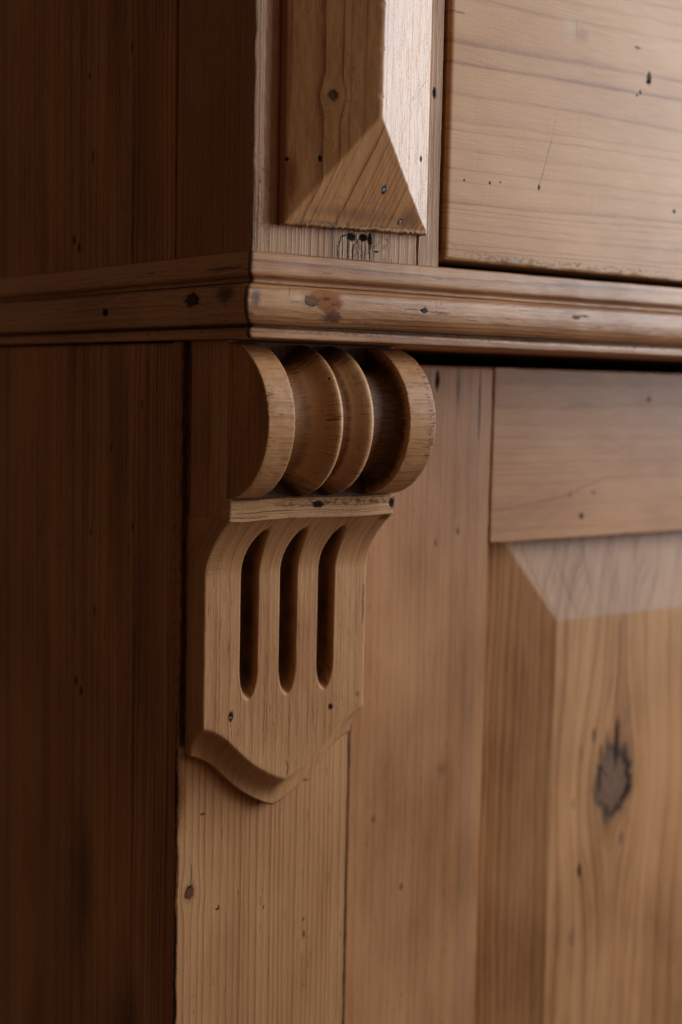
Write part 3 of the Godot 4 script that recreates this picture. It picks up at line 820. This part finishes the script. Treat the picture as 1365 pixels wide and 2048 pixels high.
func build_carcass() -> void:
	var t := wood(80, 120, 2.0, 81, "dark", {"ring": 3.0, "tone": 0.4})
	var m := material(t, 0.03)
	board("carcass_shelf", cabinet, Vector3(0.0185, 0.6846, -0.335), Vector3.RIGHT, Vector3.BACK, Vector3.UP, 0.50, 0.382, -0.0 + 0.0003, 0.0001, t, m)
	board("carcass_shelf", cabinet, Vector3(0.001, 0.6522, 0.0495), Vector3.RIGHT, Vector3.FORWARD, Vector3.DOWN, 0.516, 0.385, 0.0003, 0.0001, t, m)
	board("back_panel", cabinet, Vector3(0.0, 0.2, -0.352), Vector3.UP, Vector3.RIGHT, Vector3.BACK, 0.755, 0.52, 0.01, 0.001, t, m)
	board("end_panel", cabinet, Vector3(0.517, 0.2, 0.04), Vector3.UP, Vector3.FORWARD, Vector3.RIGHT, 0.755, 0.385, 0.012, 0.001, t, m)
	board("cabinet_top", cabinet, Vector3(-0.012, 0.9545, 0.066), Vector3.RIGHT, Vector3.FORWARD, Vector3.UP, 0.555, 0.425, 0.018, 0.003, t, m)
	board("cabinet_base", cabinet, Vector3(0.0, 0.18, 0.0), Vector3.RIGHT, Vector3.FORWARD, Vector3.UP, 0.53, 0.35, 0.0195, 0.001, t, m)


# ---------------------------------------------------------------- corbel

func lip_y(x: float) -> float:
	# the bracket-shaped lower outline of the fluted face
	var d := absf(x - 0.0462)
	var xs := [0.0, 0.003, 0.007, 0.0125, 0.0184, 0.0245, 0.031, 0.037, 0.0425]
	var ys := [0.4655, 0.4663, 0.4682, 0.4713, 0.4754, 0.4809, 0.4869, 0.4906, 0.4926]
	for k in 8:
		if d <= xs[k + 1] or k == 7:
			var f: float = (d - xs[k]) / (xs[k + 1] - xs[k])
			return cubic_interpolate(ys[k], ys[k + 1], ys[maxi(k - 1, 0)] if k > 0 else ys[0] - 0.0002, ys[mini(k + 2, 8)], f)
	return ys[8]


func corbel_face(y: float) -> float:
	var t := clampf((y - 0.5555) / 0.0250, 0.0, 1.0)
	return 0.0134 + 0.0178 * pow(t, 1.85)


func flute(x: float, y: float) -> float:
	var deep := 0.0
	for c in [[0.0264, 0.5030, 0.5755], [0.0461, 0.5030, 0.5755], [0.0660, 0.5030, 0.5755]]:
		var half := 0.0043
		var bottom: float = c[1] + 0.0125 - y
		var top: float = y - (c[2] - 0.0150)
		var e := 0.0
		if bottom > 0.0: e = bottom / 0.0125
		if top > 0.0: e = top / 0.0150
		if e >= 1.3:
			continue
		var q := pow(absf(x - c[0]) / half, 2.0) + pow(e, 1.75)
		var v := 1.0 - q * q
		v = 0.5 * (v + sqrt(v * v + 0.006)) - 0.5 * (sqrt(4.0 + 0.006) - 2.0)
		var floor_ := 1.0 - 0.6 * clampf(bottom / 0.0125, 0.0, 1.0)
		deep = maxf(deep, 0.0092 * clampf(pow(maxf(v, 0.0), 0.8), 0.0, 1.0) * floor_ if q < 1.25 else 0.0)
	return deep


func build_corbel() -> void:
	# texture: x from the left face (12 mm margin), y from 0.44
	var mx := func(x: float) -> float: return (x - XL) * 1000.0 + 12.0
	var my := func(y: float) -> float: return (y - 0.44) * 1000.0
	var ppm := 6.0
	# shade of the hollow slots, painted in along with old wax and dirt
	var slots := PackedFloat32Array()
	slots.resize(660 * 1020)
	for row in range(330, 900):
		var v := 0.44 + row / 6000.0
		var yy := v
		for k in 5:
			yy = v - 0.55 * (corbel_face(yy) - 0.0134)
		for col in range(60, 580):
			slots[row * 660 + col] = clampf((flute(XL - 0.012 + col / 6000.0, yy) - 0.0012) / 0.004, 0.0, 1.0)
	var marks := [
		["hole", mx.call(0.0177), my.call(0.4965), 1.3, 2.2], ["hole", mx.call(0.0696), my.call(0.4946), 1.4, 1.4],
		["line", [Vector2(mx.call(0.047), my.call(0.4672)), Vector2(mx.call(0.0475), my.call(0.472)), Vector2(mx.call(0.0465), my.call(0.4745))], 0.7, Color8(30, 18, 12), 0.9],
		["crack", mx.call(0.0865), my.call(0.53), my.call(0.548), 0.9], ["hole", mx.call(0.0845), my.call(0.4985), 0.9, 1.6, Color8(84, 56, 40), 0.5],
		["ticks", mx.call(0.005), my.call(0.48), mx.call(0.087), my.call(0.56), 70, 4.0],
		["crack", mx.call(0.0285), my.call(0.4755), my.call(0.503), 0.3], ["crack", mx.call(0.0345), my.call(0.478), my.call(0.512), 0.25], ["crack", mx.call(0.0225), my.call(0.483), my.call(0.535), 0.25], ["crack", mx.call(0.0475), my.call(0.476), my.call(0.502), 0.28], ["crack", mx.call(0.0575), my.call(0.48), my.call(0.505), 0.25],
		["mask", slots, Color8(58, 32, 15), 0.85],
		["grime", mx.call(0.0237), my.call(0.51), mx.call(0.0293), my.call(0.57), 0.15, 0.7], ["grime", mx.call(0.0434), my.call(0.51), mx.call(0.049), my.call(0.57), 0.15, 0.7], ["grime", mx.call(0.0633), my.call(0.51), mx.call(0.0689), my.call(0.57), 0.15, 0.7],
		["stain", mx.call(0.085), my.call(0.588), 3.0, 3.0, Color8(60, 36, 22), 0.7],
	]
	for k in 7:
		var yy := 0.5565 + k * 0.0021 + 0.0006 * sin(k * 2.3)
		marks.append(["line", [Vector2(mx.call(0.0044), my.call(yy)), Vector2(mx.call(0.0085 + 0.0045 * absf(sin(k * 1.7))), my.call(yy + 0.0003))], 0.24, Color8(80, 48, 26), 0.4])
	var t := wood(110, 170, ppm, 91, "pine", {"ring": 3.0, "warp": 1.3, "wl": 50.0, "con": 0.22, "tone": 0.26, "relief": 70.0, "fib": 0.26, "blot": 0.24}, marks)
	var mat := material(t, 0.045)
	var u0 := XL - 0.012
	var m := fresh()
	# fluted face and the hollow under its lower edge
	var xs := [XL, XL + 0.00015, XL + 0.0004, XL + 0.0008]
	for k in 300:
		xs.append(lerpf(XL + 0.0011, XR - 0.0011, k / 299.0))
	xs.append_array([XR - 0.0008, XR - 0.0004, XR - 0.00015, XR])
	var nu := xs.size()
	var pts := PackedVector3Array()
	var uvs := PackedVector2Array()
	var rows_face := 260
	var rows_lip := 26
	for j in rows_lip + rows_face:
		for i in nu:
			var x: float = xs[i]
			var e: float = minf(x - XL, XR - x)
			var worn := 0.0007 - sqrt(maxf(0.0, 0.0007 * 0.0007 - pow(maxf(0.0, 0.0007 - e), 2.0)))
			var yl := lip_y(x)
			var p := Vector3(x, 0.0, 0.0)
			var v := 0.0
			if j < rows_lip:
				var f := float(j) / rows_lip          # 0 at the foot, 1 at the face
				p.y = yl - 0.0132 * (1.0 - f)
				p.z = 0.0040 + (0.0134 - 0.0040) * (0.12 * f + 0.88 * pow(f, 2.8))
				if j == 0:
					p.z = 0.0002
					p.y += 0.0003
				elif j == 1:
					p.z = 0.0040
					p.y -= 0.0132 / rows_lip
				v = p.y
				p.z -= worn * 0.6
			else:
				var f := float(j - rows_lip) / (rows_face - 1)
				p.y = lerpf(yl, 0.5805, f)
				var round_ := 0.0006 * exp(-(p.y - yl) / 0.0005)
				p.z = corbel_face(p.y) - flute(x, p.y) - worn - round_ + 0.0001 * hash_noise.get_noise_2d(x * 110.0, p.y * 40.0)
				v = p.y + 0.55 * (corbel_face(p.y) - 0.0134)
			pts.append(p)
			uvs.append(Vector2((x - u0) / t[2], (v - 0.44) / t[3]))
	sheet(m, nu, rows_lip + rows_face, pts, uvs)
	# its two sides, back to the post
	for right in 2:
		var sp := PackedVector3Array()
		var su := PackedVector2Array()
		for j in rows_lip + rows_face:
			var edge := pts[j * nu + (nu - 1 if right else 0)]
			for i in 6:
				var f := i / 5.0 if right == 0 else 1.0 - i / 5.0
				sp.append(Vector3(edge.x, edge.y, lerpf(-0.0002, edge.z, f)))
				su.append(Vector2((edge.x - u0 + (edge.z * (1.0 - f) * (1.0 if right else -1.0))) / t[2], (edge.y - 0.44) / t[3]))
		sheet(m, 6, rows_lip + rows_face, sp, su)
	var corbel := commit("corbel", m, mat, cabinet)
	# backing block behind the turned scroll, flush with the corbel's sides
	var tb := wood(110, 80, 5.0, 93, "pine", {"ring": 3.0, "warp": 1.3, "tone": 0.3, "con": 0.3}, [["wash", 12.6, -9, 95, 90, Color8(50, 29, 15), 0.82, 3.0], ["line", [Vector2(2, 40), Vector2(5, 48), Vector2(9, 54)], 0.25, Color8(60, 34, 18), 0.5]])  # dark front wash: shade under the moulding painted in, with dirt
	board("backing_block", corbel, Vector3(XL + 0.0001, 0.5801, 0.0), Vector3.UP, Vector3.RIGHT, Vector3.BACK, 0.0717, XR - XL - 0.0002, 0.0293, 0.0006, tb, material(tb, 0.04), 0.012, 0.004)
	# ledge between scroll and flutes: rough end grain
	var t2 := wood(60, 100, 6.0, 92, "pine", {"ring": 2.0, "warp": 1.0, "con": 0.1, "tone": 0.2, "fine": 0.5, "fib": 0.12, "relief": 170.0, "rough": 0.6}, [["grime", 0, 0, 60, 100, 0.25, 0.5], ["hole", 3.0, 43, 1.5, 3.0], ["grime", 0, 20, 4, 90, -0.1, 0.7], ["hole", 3.5, 82, 2.2, 1.4], ["stain", 3.0, 84, 4.0, 1.4, Color8(40, 24, 16), 0.7], ["crack", 5.0, 3, 30, 0.2], ["crack", 7, 0, 18, 0.3]])
	board("ledge", corbel, Vector3(XL - 0.0001, 0.5887, 0.026), Vector3.RIGHT, Vector3.DOWN, Vector3.BACK, XR - XL + 0.0004, 0.0086, 0.0058, 0.0008, t2, material(t2, 0.07), 0.0, 0.0, 0.0009)
	build_scroll(corbel)
	nail(corbel, Vector3(0.0178, 0.4961, 0.0133), Vector3.BACK, 0.0008)
	nail(corbel, Vector3(0.0696, 0.4946, 0.0132), Vector3.BACK, 0.0008)


func build_scroll(corbel: Node3D) -> void:
	# a turned drum, sawn in half: flat rim, hollow, bead, groove, bead, hollow, flat rim (mm along x, radius)
	var prof := [[0.0, 30.7], [0.15, 30.95], [0.5, 31.1], [4.0, 31.15], [8.0, 31.1], [12.0, 31.1], [12.45, 30.95], [12.7, 30.6], [12.85, 30.0], [12.95, 28.0], [13.05, 26.0], [13.4, 25.0], [14.2, 24.4], [16.0, 23.9], [18.5, 23.7], [21.0, 23.8], [23.5, 24.2], [26.0, 25.1], [28.3, 26.5], [30.3, 28.2], [31.9, 29.6], [33.2, 30.5], [34.3, 30.95], [35.2, 30.9], [36.0, 30.45], [36.6, 29.7], [37.1, 28.6], [37.6, 27.6], [38.2, 26.9], [39.0, 26.5], [39.9, 26.5], [41.5, 26.9], [43.9, 28.0], [46.0, 29.3], [47.7, 30.35], [49.1, 30.95], [50.3, 31.0], [51.2, 30.6], [52.0, 29.7], [52.8, 28.2], [53.9, 26.6], [55.6, 25.2], [57.5, 24.4], [60.0, 23.8], [62.5, 23.6], [65.0, 23.7], [67.5, 24.1], [68.6, 24.8], [69.1, 25.8], [69.25, 28.0], [69.35, 30.0], [69.5, 30.6], [69.75, 30.95], [70.2, 31.1], [76.0, 31.15], [83.2, 31.1], [83.65, 30.95], [83.9, 30.6]]
	var xs := PackedFloat32Array()
	var rs := PackedFloat32Array()
	for k in prof.size() - 1:
		var n := 1 if prof[k + 1][0] - prof[k][0] < 0.3 and absf(prof[k + 1][1] - prof[k][1]) < 0.8 else 4
		for q in n:
			var f := float(q) / n
			xs.append(lerpf(prof[k][0], prof[k + 1][0], f))
			rs.append(cubic_interpolate(prof[k][1], prof[k + 1][1], prof[maxi(k - 1, 0)][1], prof[mini(k + 2, prof.size() - 1)][1], f) if k > 11 and k < 48 else lerpf(prof[k][1], prof[k + 1][1], f))
	xs.append(83.9)
	rs.append(30.6)
	var arc := PackedFloat32Array([0.0])
	for k in range(1, xs.size()):
		arc.append(arc[k - 1] + Vector2(xs[k] - xs[k - 1], rs[k] - rs[k - 1]).length())
	var at := func(x_mm: float) -> float:
		for k in xs.size():
			if xs[k] >= x_mm:
				return arc[k]
		return arc[-1]
	# grain runs along x (rows); columns run round the drum: angle * 31 mm + 56
	var round_mm := func(deg: float) -> float: return deg_to_rad(deg) * 31.0 + 56.0
	var marks := [
		["ticks", 8, 0.3, 104, 12, 60, 4.0], ["ticks", 8, arc[-1] - 15.0, 104, arc[-1] - 1.0, 50, 4.5], ["ticks", 10, at.call(28.0), 100, at.call(36.0), 26, 2.5], ["ticks", 10, at.call(46.0), 100, at.call(52.0), 26, 2.5],
		["wash", -9, at.call(12.8), 120, at.call(26.0), Color8(96, 56, 27), 0.6, 3.0], ["wash", -9, at.call(36.8), 120, at.call(43.0), Color8(80, 45, 20), 0.75, 1.6], ["wash", -9, at.call(53.0), 120, at.call(69.4), Color8(62, 33, 14), 0.88, 3.0], ["grime", 4, at.call(13.3), 108, at.call(30.0), 0.3, 0.45],  # washes paint the shade of the hollows and groove, over some grime
		["wash", 84, at.call(13.3), 122, at.call(69.2), Color8(38, 21, 11), 0.75, 12.0], ["wash", -10, at.call(13.3), 26, at.call(69.2), Color8(38, 21, 11), 0.75, 12.0],  # overhang and ledge shade painted into the drum's top and bottom, with dirt
		["line", [Vector2(round_mm.call(2.0), at.call(29.5)), Vector2(round_mm.call(3.0), at.call(33.0)), Vector2(round_mm.call(2.5), at.call(35.2))], 0.7, Color8(26, 16, 11), 0.95], ["line", [Vector2(round_mm.call(4.5), at.call(32.5)), Vector2(round_mm.call(5.0), at.call(35.6))], 0.35, Color8(26, 16, 11), 0.9],
		["hole", round_mm.call(35.0), at.call(33.0), 0.5, 0.5], ["line", [Vector2(round_mm.call(20.0), 0.5), Vector2(round_mm.call(20.6), 4.5)], 0.7, Color8(40, 24, 15), 0.8], ["line", [Vector2(round_mm.call(-62.0), 8.0), Vector2(round_mm.call(-61.0), 12.5)], 0.5, Color8(50, 30, 18), 0.7],
		["stain", round_mm.call(75.0), at.call(62.0), 9.0, 8.0, Color8(20, 12, 8), 0.8], ["crack", round_mm.call(-42.0), at.call(48.0), at.call(52.0), 0.5],
		["grime", 20, arc[-1] - 4.0, 96, arc[-1] + 1.0, 0.0, 0.6], ["grime", 4, 0, 108, 13, 0.3, 0.35],
	]
	var t := wood(112, arc[-1] + 2.0, 6.0, 95, "pine", {"ring": 4.0, "warp": 2.0, "wl": 40.0, "con": 0.2, "tone": 0.26, "fib": 0.3, "fine": 0.16, "blot": 0.26, "relief": 50.0, "calm": [[at.call(12.8), at.call(30.0), 0.3], [at.call(36.5), at.call(46.0), 0.3], [at.call(52.8), at.call(69.4), 0.3]]}, marks)
	var yc := 0.6200
	var zc := 0.0268
	var na := 130
	var nu := xs.size()
	var pts := PackedVector3Array()
	var uvs := PackedVector2Array()
	for j in na:
		var a := deg_to_rad(lerpf(-101.0, 101.0, j / (na - 1.0)))
		for i in nu:
			var x := XL + xs[i] * 0.001
			var chip := 0.0
			if i < 6 or i > nu - 7 or absf(xs[i] - 12.6) < 0.5 or absf(xs[i] - 69.6) < 0.5:
				chip = 0.0006 * maxf(0.0, hash_noise.get_noise_2d(a * 26.0, i * 0.06 + floor(xs[i] / 20.0) * 30.0) - 0.12)
			var r := rs[i] * 0.001 - chip + 0.00012 * hash_noise.get_noise_2d(a * 5.0, xs[i] * 0.15)
			pts.append(Vector3(x, yc + r * sin(a), zc + r * cos(a)))
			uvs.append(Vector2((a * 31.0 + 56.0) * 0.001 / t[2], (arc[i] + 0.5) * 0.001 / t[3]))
	var m := fresh()
	sheet(m, nu, na, pts, uvs)
	var mat := material(t, 0.045)
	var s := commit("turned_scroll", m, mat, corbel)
	# its flat end faces
	var t2 := wood(70, 70, 5.0, 96, "dark", {"ring": 2.4, "warp": 3.0, "con": 0.22, "tone": 0.36, "fine": 0.3}, [["ticks", 5, 5, 65, 65, 40, 4.0], ["grime", 0, 0, 70, 70, 0.2, 0.4]])
	for right in 2:
		var e := fresh()
		var ring := []
		for j in na:
			var p := pts[(j if right == 0 else na - 1 - j) * nu + (nu - 1 if right else 0)]
			p.z = maxf(p.z, 0.0292)
			ring.append(p)
		ring.append(ring[0])
		var x := XL if right == 0 else XR
		fan(e, Vector3(x, yc, 0.04), ring, Vector3.LEFT if right == 0 else Vector3.RIGHT, func(p: Vector3) -> Vector2: return Vector2((p.z - 0.0) / 0.07, (p.y - 0.585) / 0.07))
		commit("scroll_end", e, material(t2, 0.04), corbel)


func build_hair() -> void:
	# a fine stray hair caught on the bright right facet
	var m := fresh()
	var c := [Vector3(0.0700, 0.7480, 0.0592), Vector3(0.0730, 0.7512, 0.0589), Vector3(0.0757, 0.7548, 0.0584), Vector3(0.0780, 0.7572, 0.0578), Vector3(0.0812, 0.7580, 0.0564)]
	var pts := PackedVector3Array()
	var uvs := PackedVector2Array()
	for j in 25:
		var f := j / 24.0 * 4.0
		var k := mini(int(f), 3)
		var p: Vector3 = c[k].cubic_interpolate(c[k + 1], c[maxi(k - 1, 0)], c[mini(k + 2, 4)], f - k)
		for i in 7:
			var a := -TAU * i / 6.0
			pts.append(p + Vector3(cos(a), 0.4 * sin(a), sin(a)) * 0.00006)
			uvs.append(Vector2(i / 6.0, f / 4.0))
	sheet(m, 7, 25, pts, uvs)
	var mat := StandardMaterial3D.new()
	mat.albedo_color = Color8(150, 122, 92)
	mat.roughness = 0.5
	var h := commit("stray_hair", m, mat, self)
	h.set_meta("label", "fine curved stray hair clinging to the bright facet of the carved block")
	h.set_meta("category", "hair")
